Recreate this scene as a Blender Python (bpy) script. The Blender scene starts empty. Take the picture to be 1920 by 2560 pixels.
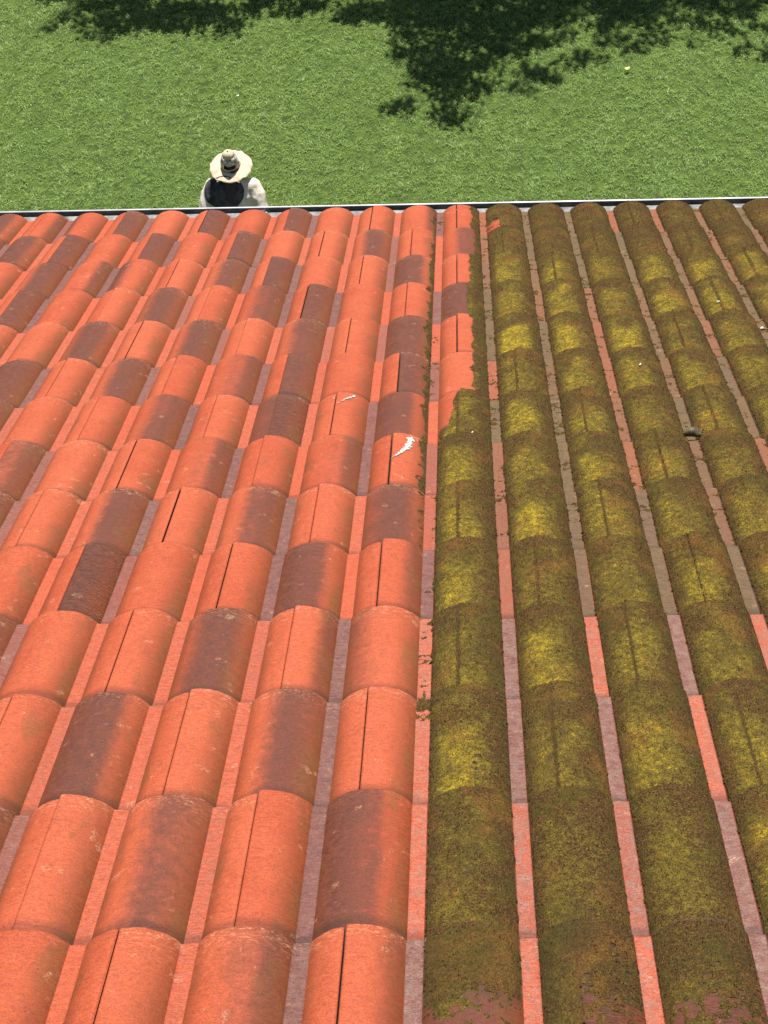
import bpy, math, random
import numpy as np
from mathutils import Matrix, Vector
SC = bpy.context.scene
COL = SC.collection
rng = np.random.default_rng(7)
random.seed(7)
R = math.radians

# ------------------------------------------------------------------ camera
P = 0.165                          # spacing of the tile rolls, metres
TH = R(25)                         # roof pitch
Z0 = 8.5295                        # height of the roof frame origin above the lawn
cam_d = bpy.data.cameras.new('camera')
cam = bpy.data.objects.new('camera', cam_d); COL.objects.link(cam)
W = [[0.9983547241, 0.0176956353, 0.0545408958], [0.0213259134, 0.7683638588, -0.6396578663], [-0.0532264055, 0.6397685871, 0.7667223127]]
m = Matrix(W).to_4x4(); m.translation = Vector((0.0884258553, -0.9588859076, 10.6550193))
cam.matrix_world = m
cam_d.sensor_fit = 'VERTICAL'; cam_d.sensor_height = 32.0; cam_d.lens = 32.0 * 3850 / 2560
cam_d.clip_start = 0.05; cam_d.clip_end = 2000
SC.camera = cam

# ------------------------------------------------------------------ sky and sun
SUN_EL, SUN_AZ = R(65), R(8)       # azimuth measured from +Y towards +X
wd = bpy.data.worlds.new('World'); SC.world = wd; wd.use_nodes = True
nt = wd.node_tree; nt.nodes.clear()
sky = nt.nodes.new('ShaderNodeTexSky'); sky.sky_type = 'NISHITA'; sky.sun_disc = False
sky.sun_elevation = SUN_EL; sky.sun_rotation = SUN_AZ
bg = nt.nodes.new('ShaderNodeBackground'); bg.inputs[1].default_value = 0.05
wo = nt.nodes.new('ShaderNodeOutputWorld')
nt.links.new(sky.outputs[0], bg.inputs[0]); nt.links.new(bg.outputs[0], wo.inputs[0])
sd = bpy.data.lights.new('sun', 'SUN'); sd.energy = 5.0; sd.angle = R(0.53); sd.color = (1.0, 0.96, 0.90)
sun = bpy.data.objects.new('sun', sd); COL.objects.link(sun)
SUNV = Vector((math.sin(SUN_AZ) * math.cos(SUN_EL), math.cos(SUN_AZ) * math.cos(SUN_EL), math.sin(SUN_EL)))
sun.rotation_euler = SUNV.to_track_quat('Z', 'Y').to_euler(); sun.location = (0, 20, 30)
SC.view_settings.view_transform = 'Standard'; SC.view_settings.look = 'None'
SC.view_settings.exposure = 0.95; SC.view_settings.gamma = 1.0

# ------------------------------------------------------------------ helpers
def tag(o, label=None, cat=None, group=None, kind=None):
    for k, v in (('label', label), ('category', cat), ('group', group), ('kind', kind)):
        if v: o[k] = v
    return o
def empty(name, loc=(0, 0, 0), rot=(0, 0, 0)):
    o = bpy.data.objects.new(name, None); COL.objects.link(o)
    o.location = loc; o.rotation_euler = rot; o.empty_display_size = 0.1
    return o
def mesh_np(name, V, F, mat=None, parent=None, attrs=None, smooth=True, mats=None, midx=None):
    """V (n,3); F list of (k,4)/(k,3) int arrays"""
    me = bpy.data.meshes.new(name)
    V = np.asarray(V, np.float32)
    Fs = [np.asarray(f, np.int32) for f in (F if isinstance(F, list) else [F]) if len(f)]
    nl = sum(f.size for f in Fs); nf = sum(len(f) for f in Fs)
    me.vertices.add(len(V)); me.vertices.foreach_set('co', V.ravel())
    me.loops.add(nl); me.loops.foreach_set('vertex_index', np.concatenate([f.ravel() for f in Fs]))
    me.polygons.add(nf)
    tot = np.concatenate([np.full(len(f), f.shape[1], np.int32) for f in Fs])
    me.polygons.foreach_set('loop_start', np.concatenate([[0], np.cumsum(tot)[:-1]]).astype(np.int32))
    me.polygons.foreach_set('loop_total', tot)
    if smooth: me.polygons.foreach_set('use_smooth', np.ones(nf, bool))
    if midx is not None: me.polygons.foreach_set('material_index', np.asarray(midx, np.int32))
    me.update(calc_edges=True); me.validate()
    for k, a in (attrs or {}).items():
        at = me.attributes.new(k, 'FLOAT', 'POINT'); at.data.foreach_set('value', np.asarray(a, np.float32).ravel())
    for mm in (mats or ([mat] if mat else [])): me.materials.append(mm)
    o = bpy.data.objects.new(name, me); COL.objects.link(o); o.parent = parent
    return o

class MB:
    def __init__(s): s.V = []; s.F4 = []; s.F3 = []; s.n = 0
    def add(s, V, F4=(), F3=()):
        s.V += [tuple(v) for v in V]
        s.F4 += [tuple(i + s.n for i in f) for f in F4]; s.F3 += [tuple(i + s.n for i in f) for f in F3]
        s.n += len(V)
    def box(s, x0, x1, y0, y1, z0, z1):
        V = [(x, y, z) for z in (z0, z1) for y in (y0, y1) for x in (x0, x1)]
        s.add(V, [(0, 2, 3, 1), (4, 5, 7, 6), (0, 1, 5, 4), (2, 6, 7, 3), (0, 4, 6, 2), (1, 3, 7, 5)])
    def tube(s, pts, rad, seg=12, ry=None, up=(0, 0, 1), cap=True):
        """loft along pts; rad list (x radius), ry list (second radius)"""
        pts = [Vector(p) for p in pts]; n = len(pts)
        if not hasattr(rad, '__len__'): rad = [rad] * n
        ry = ry or rad; rings = []
        pu = Vector(up)
        for i, p in enumerate(pts):
            t = (pts[min(i + 1, n - 1)] - pts[max(i - 1, 0)]).normalized()
            a = pu.cross(t)
            if a.length < 1e-3: a = Vector((1, 0, 0)).cross(t)
            a.normalize(); b = t.cross(a)
            for k in range(seg):
                q = 2 * math.pi * k / seg
                s.V.append(tuple(p + a * math.cos(q) * rad[i] + b * math.sin(q) * ry[i]))
            rings.append(s.n); s.n += seg
        for i in range(n - 1):
            for k in range(seg):
                k2 = (k + 1) % seg
                s.F4.append((rings[i] + k, rings[i] + k2, rings[i + 1] + k2, rings[i + 1] + k))
        if cap:
            for ri, fl, p in ((rings[0], 1, pts[0]), (rings[-1], 0, pts[-1])):
                s.V.append(tuple(p)); c = s.n; s.n += 1
                for k in range(seg):
                    k2 = (k + 1) % seg
                    s.F3.append((c, ri + k2, ri + k) if fl else (c, ri + k, ri + k2))
    def ball(s, c, r, seg=14, rings=9):
        rx, ry, rz = r if hasattr(r, '__len__') else (r, r, r)
        V = [(c[0], c[1], c[2] - rz)]
        for i in range(1, rings):
            a = -math.pi / 2 + math.pi * i / rings
            for k in range(seg):
                q = 2 * math.pi * k / seg
                V.append((c[0] + rx * math.cos(a) * math.cos(q), c[1] + ry * math.cos(a) * math.sin(q), c[2] + rz * math.sin(a)))
        V.append((c[0], c[1], c[2] + rz)); L = len(V) - 1
        F3 = []; F4 = []
        for k in range(seg):
            k2 = (k + 1) % seg
            F3 += [(0, 1 + k2, 1 + k), (L, L - seg + k, L - seg + k2)]
            for i in range(rings - 2):
                a = 1 + i * seg
                F4.append((a + k, a + k2, a + seg + k2, a + seg + k))
        s.add(V, F4, F3)
    def build(s, name, mat=None, parent=None, smooth=True):
        return mesh_np(name, np.array(s.V), [np.array(s.F4, np.int32).reshape(-1, 4), np.array(s.F3, np.int32).reshape(-1, 3)], mat, parent, smooth=smooth)

def vnoise(x, y, seed=0, octv=1):
    """smooth value noise 0..1"""
    out = 0; amp = 1; tot = 0
    for o in range(octv):
        xi = np.floor(x).astype(np.int64); yi = np.floor(y).astype(np.int64)
        fx = x - xi; fy = y - yi; fx = fx * fx * (3 - 2 * fx); fy = fy * fy * (3 - 2 * fy)
        def h(i, j):
            n = (i * 374761393 + j * 668265263 + (seed + o) * 1442695041) & 0xFFFFFFFF
            n = ((n ^ (n >> 13)) * 1274126177) & 0xFFFFFFFF
            n = ((n ^ (n >> 16)) * 2246822519) & 0xFFFFFFFF
            return ((n ^ (n >> 15)) & 0xFFFFFF) / float(0xFFFFFF)
        v = (h(xi, yi) * (1 - fx) + h(xi + 1, yi) * fx) * (1 - fy) + (h(xi, yi + 1) * (1 - fx) + h(xi + 1, yi + 1) * fx) * fy
        out = out + v * amp; tot += amp; amp *= 0.5; x = x * 2.03 + 5.1; y = y * 2.03 + 1.7
    return out / tot
def sstep(a, b, x):
    t = np.clip((x - a) / (b - a), 0, 1); return t * t * (3 - 2 * t)

# ---- node helper
class NT:
    def __init__(s, name):
        s.m = bpy.data.materials.new(name); s.m.use_nodes = True
        s.t = s.m.node_tree; s.t.nodes.clear()
        s.out = s.t.nodes.new('ShaderNodeOutputMaterial')
        s.b = s.t.nodes.new('ShaderNodeBsdfPrincipled'); s.L(s.b.outputs[0], s.out.inputs[0])
        s.obj = s.t.nodes.new('ShaderNodeTexCoord').outputs['Object']
    def L(s, a, b): s.t.links.new(a, b)
    def attr(s, n):
        a = s.t.nodes.new('ShaderNodeAttribute'); a.attribute_name = n; return a.outputs['Fac']
    def put(s, sock, v):
        if isinstance(v, bpy.types.NodeSocket): s.L(v, sock)
        elif v is not None:
            if sock.type == 'RGBA' and len(v) == 3: v = (*v, 1)
            sock.default_value = v
    def mapping(s, sc, vec=None):
        n = s.t.nodes.new('ShaderNodeMapping'); n.inputs['Scale'].default_value = sc; s.L(vec or s.obj, n.inputs[0]); return n.outputs[0]
    def noise(s, scale, det=3, rough=0.55, vec=None, dist=0.0):
        n = s.t.nodes.new('ShaderNodeTexNoise'); n.inputs['Scale'].default_value = scale; n.inputs['Detail'].default_value = det
        n.inputs['Roughness'].default_value = rough; n.inputs['Distortion'].default_value = dist
        s.L(vec or s.obj, n.inputs['Vector']); return n.outputs['Fac']
    def vor(s, scale, vec=None, feature='F1'):
        n = s.t.nodes.new('ShaderNodeTexVoronoi'); n.inputs['Scale'].default_value = scale; n.feature = feature
        s.L(vec or s.obj, n.inputs['Vector']); return n.outputs['Distance']
    def math(s, op, a, b=None, c=None, clamp=False):
        n = s.t.nodes.new('ShaderNodeMath'); n.operation = op; n.use_clamp = clamp
        for i, v in enumerate((a, b, c)):
            if v is not None: s.put(n.inputs[i], v)
        return n.outputs[0]
    def ramp(s, v, a, b, lo=0.0, hi=1.0):
        n = s.t.nodes.new('ShaderNodeMapRange'); n.interpolation_type = 'SMOOTHSTEP'
        s.put(n.inputs[0], v)
        for i, q in enumerate((a, b, lo, hi)): n.inputs[i + 1].default_value = q
        return n.outputs[0]
    def mix(s, f, a, b, mode='MIX'):
        n = s.t.nodes.new('ShaderNodeMix'); n.data_type = 'RGBA'; n.blend_type = mode
        s.put(n.inputs[0], f); s.put(n.inputs[6], a); s.put(n.inputs[7], b); return n.outputs[2]
    def bump(s, h, dist, strength=1.0, prev=None):
        n = s.t.nodes.new('ShaderNodeBump'); n.inputs['Distance'].default_value = dist; n.inputs['Strength'].default_value = strength
        s.put(n.inputs['Height'], h)
        if prev: s.L(prev, n.inputs['Normal'])
        return n.outputs[0]
    def fin(s, col=None, rough=None, nrm=None, spec=None, metal=None):
        s.put(s.b.inputs['Base Color'], col)
        if rough is not None: s.put(s.b.inputs['Roughness'], rough)
        if nrm: s.L(nrm, s.b.inputs['Normal'])
        if spec is not None: s.b.inputs['Specular IOR Level'].default_value = spec
        if metal is not None: s.b.inputs['Metallic'].default_value = metal
        return s.m

# ------------------------------------------------------------------ materials
def mat_tile():
    t = NT('clay_tile')
    dark, stain, grime_shade, pan, rnd, rip, edge = [t.attr(k) for k in ('dark', 'stain', 'grime_shade', 'pan', 'rnd', 'ripple', 'edge')]
    n_big = t.noise(9, 4); n_med = t.noise(60, 5, 0.65); n_fine = t.noise(420, 4, 0.75)
    n_str = t.noise(1, 4, 0.7, t.mapping((90, 260, 90)), 1.2)
    org = t.mix(t.ramp(n_big, .3, .7), (0.37, 0.066, 0.022), (0.42, 0.088, 0.034))
    org = t.mix(t.math('MULTIPLY', t.ramp(n_med, .45, .75), .5), org, (0.45, 0.130, 0.060))
    org = t.mix(t.ramp(rnd, 0, 1, 0, .45), org, (0.49, 0.125, 0.058))
    # fired darkening band, part of each tile
    dd = t.math('ADD', dark, t.math('MULTIPLY', t.math('SUBTRACT', n_med, .5), .75))
    dd = t.math('ADD', dd, t.math('MULTIPLY', t.math('SUBTRACT', n_big, .5), .35))
    dd = t.math('ADD', dd, t.math('MULTIPLY', t.math('SUBTRACT', n_str, .5), .35))
    dmask = t.ramp(dd, .18, .82, 0, .95)
    drk = t.mix(t.ramp(n_med, .35, .65), (0.085, 0.027, 0.017), (0.130, 0.043, 0.027))
    col = t.mix(dmask, org, drk)
    # gutters of the tile: thin pink lime film, grey where dark
    pdm = t.ramp(t.math('ADD', dark, t.math('MULTIPLY', t.math('SUBTRACT', n_med, .5), .35)), .15, .9, 0, .95)
    pl = t.mix(pdm, t.mix(t.ramp(n_med, .3, .7), (0.42, 0.082, 0.034), (0.43, 0.104, 0.052)), t.mix(t.ramp(n_med, .3, .7), (0.125, 0.060, 0.064), (0.20, 0.115, 0.122)))
    col = t.mix(t.math('MULTIPLY', pan, .75), col, pl)
    lime = t.attr('lime')
    lm = t.mix(t.ramp(n_med, .4, .6), (0.33, 0.20, 0.175), (0.25, 0.205, 0.20))
    col = t.mix(t.math('MULTIPLY', lime, t.ramp(t.math('ADD', t.math('MULTIPLY', n_med, .6), t.math('MULTIPLY', n_fine, .4)), .30, .80)), col, lm)
    # rusty algae on the rolls, mixed with painted shading of their flanks
    g = t.math('MULTIPLY', grime_shade, t.ramp(t.math('ADD', n_str, t.math('MULTIPLY', grime_shade, .40)), .38, .78))
    col = t.mix(t.math('MULTIPLY', g, .9), col, t.mix(t.ramp(n_fine, .3, .7), (0.26, 0.060, 0.008), (0.12, 0.035, 0.010)))
    gr2 = t.ramp(t.math('ADD', t.noise(14, 4, .6, t.mapping((1.6, .6, 1))), t.math('MULTIPLY', grime_shade, .22)), .64, .78, 0, .55)
    col = t.mix(t.math('MULTIPLY', gr2, t.ramp(n_fine, .35, .6)), col, (0.13, 0.075, 0.02))
    sc = t.ramp(t.noise(26, 5, .75, t.mapping((1.3, .7, 1)), .8), .54, .70, 0, .5)
    col = t.mix(t.math('MULTIPLY', sc, t.ramp(n_fine, .3, .65)), col, (0.17, 0.050, 0.022))
    # olive stain where the moss grew
    sm = t.ramp(t.math('ADD', stain, t.math('MULTIPLY', t.math('SUBTRACT', n_str, .5), .9)), .15, .75, 0, .97)
    scol = t.mix(t.ramp(n_med, .35, .65), (0.040, 0.028, 0.009), (0.095, 0.052, 0.018))
    scol = t.mix(pan, scol, t.mix(t.ramp(n_med, .3, .7), (0.100, 0.078, 0.036), (0.145, 0.108, 0.056)))
    col = t.mix(sm, col, scol)
    # pale chalky bloom at the tile ends and specks
    ed = t.math('MULTIPLY', edge, t.ramp(n_str, .5, .68))
    col = t.mix(t.math('MULTIPLY', ed, t.ramp(rnd, .3, .8, .1, .5)), col, (0.62, 0.42, 0.30))
    sp = t.ramp(t.noise(34, 2, .5), .66, .74, 0, .45)
    col = t.mix(t.math('MULTIPLY', sp, t.ramp(n_fine, .45, .6)), col, (0.60, 0.38, 0.27))
    pit = t.math('MULTIPLY', t.ramp(t.vor(120), .12, .05), t.ramp(t.noise(25, 2), .52, .62))
    col = t.mix(t.math('MULTIPLY', pit, .75), col, (0.10, 0.035, 0.02))
    col = t.mix(t.ramp(n_fine, .3, .75, 0, .35), col, (0.12, 0.04, 0.02), 'MULTIPLY') if False else t.mix(.75, col, t.mix(t.ramp(t.math('ADD', t.math('MULTIPLY', n_fine, .55), t.math('MULTIPLY', n_str, .45)), .32, .68), (.36, .33, .32), (1.45, 1.47, 1.5)), 'MULTIPLY')
    col = t.mix(t.attr('dirt_shade'), col, (0.008, 0.006, 0.004))
    col = t.mix(1.0, col, (.76, .64, .52), 'MULTIPLY')
    wav = t.t.nodes.new('ShaderNodeTexWave'); wav.wave_type = 'BANDS'; wav.bands_direction = 'Y'
    wav.inputs['Scale'].default_value = 34; wav.inputs['Distortion'].default_value = 5; wav.inputs['Detail'].default_value = 3; wav.inputs['Detail Scale'].default_value = 1.5
    t.L(t.obj, wav.inputs[0])
    h = t.math('ADD', t.math('MULTIPLY', n_fine, .35), t.math('MULTIPLY', n_str, .8))
    h = t.math('ADD', h, t.math('MULTIPLY', t.math('MULTIPLY', wav.outputs['Fac'], rip), 2.0))
    h = t.math('SUBTRACT', h, pit)
    nb = t.bump(h, .0016, 1.0)
    return t.fin(col, t.ramp(n_med, .3, .7, .62, .85), nb, .35)

def mat_moss(tuft=False):
    t = NT('moss_tuft' if tuft else 'moss_cushion')
    yel = t.attr('yel'); rnd = t.attr('rnd')
    nm = t.noise(75, 4, .7); nf = t.noise(330, 4, .75, None, 1.0); nb = t.noise(16, 3)
    y = t.math('ADD', yel, t.math('MULTIPLY', t.math('SUBTRACT', nm, .5), 1.7))
    y = t.math('ADD', y, t.math('MULTIPLY', t.math('SUBTRACT', nf, .5), 1.9))
    y = t.math('ADD', y, t.math('MULTIPLY', t.math('SUBTRACT', nb, .5), .5))
    if tuft: y = t.math('ADD', y, t.math('MULTIPLY', t.math('SUBTRACT', rnd, .45), .6))
    brown = t.mix(t.ramp(nf, .35, .65), (0.022, 0.014, 0.004), (0.150, 0.078, 0.022))
    brown = t.mix(t.ramp(nb, .45, .62, 0, .6), brown, (0.075, 0.062, 0.010))
    c = t.mix(t.ramp(y, .10, .65), brown, (0.150, 0.106, 0.018))
    c = t.mix(t.ramp(t.noise(11, 4, .6), .5, .68, 0, .55), c, (0.185, 0.088, 0.020))
    c = t.mix(t.ramp(y, .6, 1.25), c, (0.43, 0.31, 0.020))
    c = t.mix(.8, c, t.mix(t.ramp(t.noise(150, 4, .85, None, 2.5), .36, .64), (.35, .32, .28), (1.75, 1.75, 1.7)), 'MULTIPLY')
    c = t.mix(1.0, c, (.74, .74, .74), 'MULTIPLY')
    c = t.mix(t.ramp(t.noise(7, 4, .65), .48, .70, 0, .5), c, (0.048, 0.034, 0.010))
    h = t.math('ADD', nf, t.math('MULTIPLY', nm, 1.2))
    n = t.bump(h, .0035, 1.0)
    return t.fin(c, .9, None if tuft else n, .15)

def simple(name, c1, c2, scale=40, rough=.7, bump=.001, spec=.4, metal=0, det=4, bscale=None):
    t = NT(name); n = t.noise(scale, det)
    return t.fin(t.mix(t.ramp(n, .3, .7), c1, c2), rough, t.bump(t.noise(bscale or scale * 3, 3), bump), spec, metal)

def mat_grass():
    t = NT('grass_blade'); t.t.nodes.remove(t.b)
    rnd, tip = t.attr('rnd'), t.attr('tip')
    geo = t.t.nodes.new('ShaderNodeNewGeometry').outputs['Position']
    nb = t.noise(.9, 4, .6, geo); n2 = t.noise(5, 3, .6, geo)
    c = t.mix(rnd, (0.095, 0.20, 0.035), (0.40, 0.56, 0.15))
    c = t.mix(t.ramp(n2, .35, .7, 0, .6), c, (0.31, 0.39, 0.11))
    c = t.mix(t.ramp(nb, .45, .7, 0, .35), c, (0.20, 0.38, 0.10))
    c = t.mix(t.ramp(t.noise(2.2, 4, .65, geo), .5, .68, 0, .55), c, (0.10, 0.19, 0.03))
    c = t.mix(t.ramp(rnd, .90, .95, 0, .4), c, (0.42, 0.44, 0.20))
    c = t.mix(t.math('MULTIPLY', tip, .35), c, (0.42, 0.50, 0.20))
    d = t.t.nodes.new('ShaderNodeBsdfDiffuse'); tr = t.t.nodes.new('ShaderNodeBsdfTranslucent'); gl = t.t.nodes.new('ShaderNodeBsdfGlossy')
    gl.inputs['Roughness'].default_value = .38; gl.inputs[0].default_value = (.8, .85, .75, 1)
    t.L(c, d.inputs[0]); t.L(c, tr.inputs[0])
    m1 = t.t.nodes.new('ShaderNodeMixShader'); m1.inputs[0].default_value = .42; t.L(d.outputs[0], m1.inputs[1]); t.L(tr.outputs[0], m1.inputs[2])
    m2 = t.t.nodes.new('ShaderNodeMixShader'); m2.inputs[0].default_value = .025; t.L(m1.outputs[0], m2.inputs[1]); t.L(gl.outputs[0], m2.inputs[2])
    t.L(m2.outputs[0], t.out.inputs[0]); return t.m

M_tile = mat_tile(); M_moss = mat_moss(); M_tuft = mat_moss(True); M_grass = mat_grass()
M_soil = simple('lawn_soil', (0.035, 0.055, 0.014), (0.07, 0.11, 0.022), 9, .95, .01, .1, bscale=40)
M_zinc = simple('zinc', (0.42, 0.43, 0.44), (0.60, 0.61, 0.62), 14, .5, .0004, .5, .2)
M_zincd = simple('zinc_dull', (0.10, 0.10, 0.095), (0.24, 0.23, 0.215), 30, .6, .0006, .4, .1)
M_gutin = simple('shaded_zinc', (0.04, 0.042, 0.045), (0.09, 0.09, 0.09), 30, .7, .0006, .3)  # zinc darkened to paint the shade inside the gutter bowl
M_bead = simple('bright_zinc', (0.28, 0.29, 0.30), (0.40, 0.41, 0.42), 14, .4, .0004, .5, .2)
M_wall = simple('render_wall', (0.68, 0.64, 0.56), (0.74, 0.70, 0.62), 6, .9, .002, .2, bscale=200)
M_wood = simple('eave_board', (0.16, 0.09, 0.05), (0.22, 0.13, 0.07), 12, .6, .001, .3)
M_deck = simple('roof_underlay', (0.012, 0.010, 0.009), (0.02, 0.017, 0.015), 12, .9, .001, .2)

# ------------------------------------------------------------------ ground
g = MB(); g.add([(-300, -300, 0), (300, -300, 0), (300, 300, 0), (-300, 300, 0)], [(0, 1, 2, 3)])
tag(g.build('ground', M_soil, smooth=False), kind='structure')

def grass_patch():
    V = []; F4 = []; F3 = []
    def field(x0, x1, y0, y1, dens):
        n = int((x1 - x0) * (y1 - y0) * dens)
        return np.stack([rng.uniform(x0, x1, n), rng.uniform(y0, y1, n)], 1)
    pts = np.vstack([field(-6.4, 4.6, 12.0, 17.0, 5600), field(-9, -6.4, 10.5, 19, 1500), field(4.6, 7.5, 10.5, 19, 1500),
                     field(-6.4, 4.6, 17.0, 20, 900), field(-6.4, 4.6, 9.5, 12.0, 1500), field(-9, 7.5, 20, 26, 260)])
    n = len(pts)
    # clumping: drop some blades in thin spots
    cl = vnoise(pts[:, 0] * 11, pts[:, 1] * 11, 3, 2); keep = rng.random(n) < 0.10 + cl * 1.6 * vnoise(pts[:, 0] * 23, pts[:, 1] * 23, 8) * 1.3
    pts = pts[keep]; n = len(pts); cl = cl[keep]
    L = rng.uniform(.026, .056, n) * (.5 + 1.2 * cl); wdt = rng.uniform(.0030, .0066, n)
    swirl = vnoise(pts[:, 0] * 5, pts[:, 1] * 5, 9, 2) * 9 + rng.normal(0, .9, n)
    lean = rng.uniform(.7, 1.65, n)
    dx, dy = np.cos(swirl), np.sin(swirl)
    fa = rng.uniform(0, np.pi, n); sx, sy = np.cos(fa) * wdt / 2, np.sin(fa) * wdt / 2
    z0 = np.zeros(n)
    def at(t, w):
        h = L * t * np.cos(lean * t * .9); r = L * t * np.sin(lean * t * .9)
        x = pts[:, 0] + dx * r; y = pts[:, 1] + dy * r
        return np.stack([x + sx * w, y + sy * w, h], 1), np.stack([x - sx * w, y - sy * w, h], 1)
    a, b = at(0, .8); c, d = at(.55, 1.0); e, _ = at(1.0, 0)
    V = np.stack([a, b, c, d, e], 1).reshape(-1, 3); i = np.arange(n)[:, None] * 5
    F4 = np.hstack([i, i + 1, i + 3, i + 2]); F3 = np.hstack([i + 2, i + 3, i + 4])
    rn = np.repeat(rng.random(n), 5); tp = np.tile([0, 0, .5, .5, 1.0], n)
    o = mesh_np('grass', V, [F4, F3], M_grass, attrs={'rnd': rn, 'tip': tp}, smooth=False)
    tag(o, 'sunlit short mown green lawn grass behind the house', 'grass', kind='stuff')
grass_patch()

# ------------------------------------------------------------------ house: empty and roof frame
house = empty('house', (0, 0, 0))
tag(house, 'house roofed in orange clay tiles, half cleaned and half mossy, with zinc gutter', 'house')
ROOF_M = Matrix.Translation((0, 0, Z0)) @ Matrix.Rotation(-TH, 4, 'X')

# course boundaries (in units of P), measured down the slope
YB = {0: 0.0, 1: 1.991, 2: 3.967, 3: 5.831, 4: 7.666, 5: 9.503, 6: 11.35, 7: 13.25, 8: 15.18, 9: 17.24, 10: 19.40, 11: 21.45, 12: 23.60, 13: 25.68}
for j in range(-1, -12, -1): YB[j] = YB[j + 1] - 1.96
CMIN = -11; NC = 13
YA = np.array([YB[j] for j in range(CMIN, NC + 1)])
UMIN, UMAX = -18, 18
HR, HW, STEP = 0.190, 0.424, 0.085       # roll height, half width, course step (units of P)
XS = -0.10                                # seam offset from the crest
def prof(x):
    t = np.clip(np.abs(x) / HW, 0, 1)
    return HR * np.clip(1 - t ** 2.1, 0, 1) ** 0.80
TJ = {}
def skew(A):
    """the courses run slightly out of square with the rolls, more so towards the eave"""
    A = np.array(A, float)
    A[..., 1] += A[..., 0] * (.020 - .058 * np.clip(A[..., 1], 0, 26) / 25.7)
    return A
def tile_j(c, r0):
    k = (c, r0)
    if k not in TJ:
        q = np.random.default_rng((c + 50) * 977 + (r0 + 50) * 13)
        TJ[k] = (q.uniform(-.013, .015), q.uniform(-.012, .012), q.uniform(-.035, .035), q.random(), q.uniform(.010, .024))
    return TJ[k]
def lift(xs):   # right side of the seam stands a little proud
    return 0.020 * np.exp(-np.clip(xs, 0, None) / 0.22)

# darkness digits of the cleaned tiles, per course: roll index -> "abc" over the roll and "p" for the pan to its right
D = {
 12: {-10: '0086', -9: '7000', -8: '0888', -7: '1000', -6: '0895', -5: '0000', -4: '0887', -3: '2000', -2: '0010', -1: '1187', 0: '0020'},
 11: {-10: '8830', -9: '0888', -8: '2000', -7: '0797', -6: '0000', -5: '0997', -4: '1000', -3: '1001', -2: '1856', -1: '0000', 0: '0671'},
 10: {-10: '0000', -9: '1887', -8: '0298', -7: '8200', -6: '0000', -5: '1787', -4: '0998', -3: '0000', -2: '0006', -1: '8710', 0: '0005'},
 9: {-10: '0000', -9: '1888', -8: '0000', -7: '0111', -6: '4855', -5: '0000', -4: '1698', -3: '0888', -2: '0000', -1: '0007', 0: '8873'},
 8: {-10: '3883', -9: '0000', -8: '0000', -7: '4942', -6: '0001', -5: '2876', -4: '0000', -3: '2784', -2: '0005', -1: '8860', 0: '0014'},
 7: {-10: '0000', -9: '8888', -8: '8877', -7: '0110', -6: '1787', -5: '0000', -4: '1487', -3: '1873', -2: '0000', -1: '0886', 0: '0000'},
 6: {-9: '0000', -8: '8883', -7: '0000', -6: '0000', -5: '1698', -4: '0001', -3: '6762', -2: '0007', -1: '7710', 0: '0008', 1: '0007', 2: '0003', 3: '0006'},
 5: {-8: '0000', -7: '0586', -6: '0000', -5: '0000', -4: '1398', -3: '0000', -2: '1388', -1: '0005', 0: '0004', 1: '0009', 2: '0002', 3: '0005'},
 4: {-8: '0000', -7: '8886', -6: '0000', -5: '0788', -4: '0000', -3: '0688', -2: '0000', -1: '5844', 0: '0005', 1: '0009', 2: '0009', 3: '0005'},
 3: {-7: '0888', -6: '0000', -5: '0986', -4: '0000', -3: '0008', -2: '8700', -1: '0168', 0: '0004', 1: '0007', 2: '0009', 3: '0009'},
 2: {-7: '0000', -6: '8886', -5: '0000', -4: '0002', -3: '4943', -2: '0079', -1: '5200', 0: '0009', 1: '0000', 2: '0009', 3: '0003'},
 1: {-6: '2883', -5: '0003', -4: '7810', -3: '0000', -2: '1769', -1: '0000', 0: '0009', 1: '0009', 2: '0000', 3: '0007'},
 0: {-6: '0000', -5: '0886', -4: '0000', -3: '1653', -2: '0009', -1: '8600', 0: '0004', 1: '0005', 2: '0008', 3: '0008'},
 -1: {-5: '0000', -4: '0000', -3: '0000', -2: '1489', -1: '0159', 0: '7780', 1: '7880', 2: '7889', 3: '7780'},
}
RIP = {(3, -5): 1.0, (6, -3): 1.0, (10, -4): .6, (5, 0): 1, (3, 1): 1, (1, 0): 1, (3, 3): 1, (11, 2): .5, (-1, 1): 1, (2, 3): .8, (-1, 2): .8}
def digits(c, r):
    s = D.get(c, {}).get(r)
    if s is None:
        q = np.random.default_rng((c + 60) * 131 + (r + 60) * 7)
        if r >= 0 and c >= 0:
            s = '0000' if q.random() < .4 else '000' + str(q.integers(2, 9))
        else:
            s = ['0000', '0000', '0000', '1588', '0886', '4853', '8700', '0897'][q.integers(0, 8)]
        if r >= 0 and c >= 4 and s[3] == '0': s = s[:3] + '3'
    return [int(ch) / 9.0 for ch in s]

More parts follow.
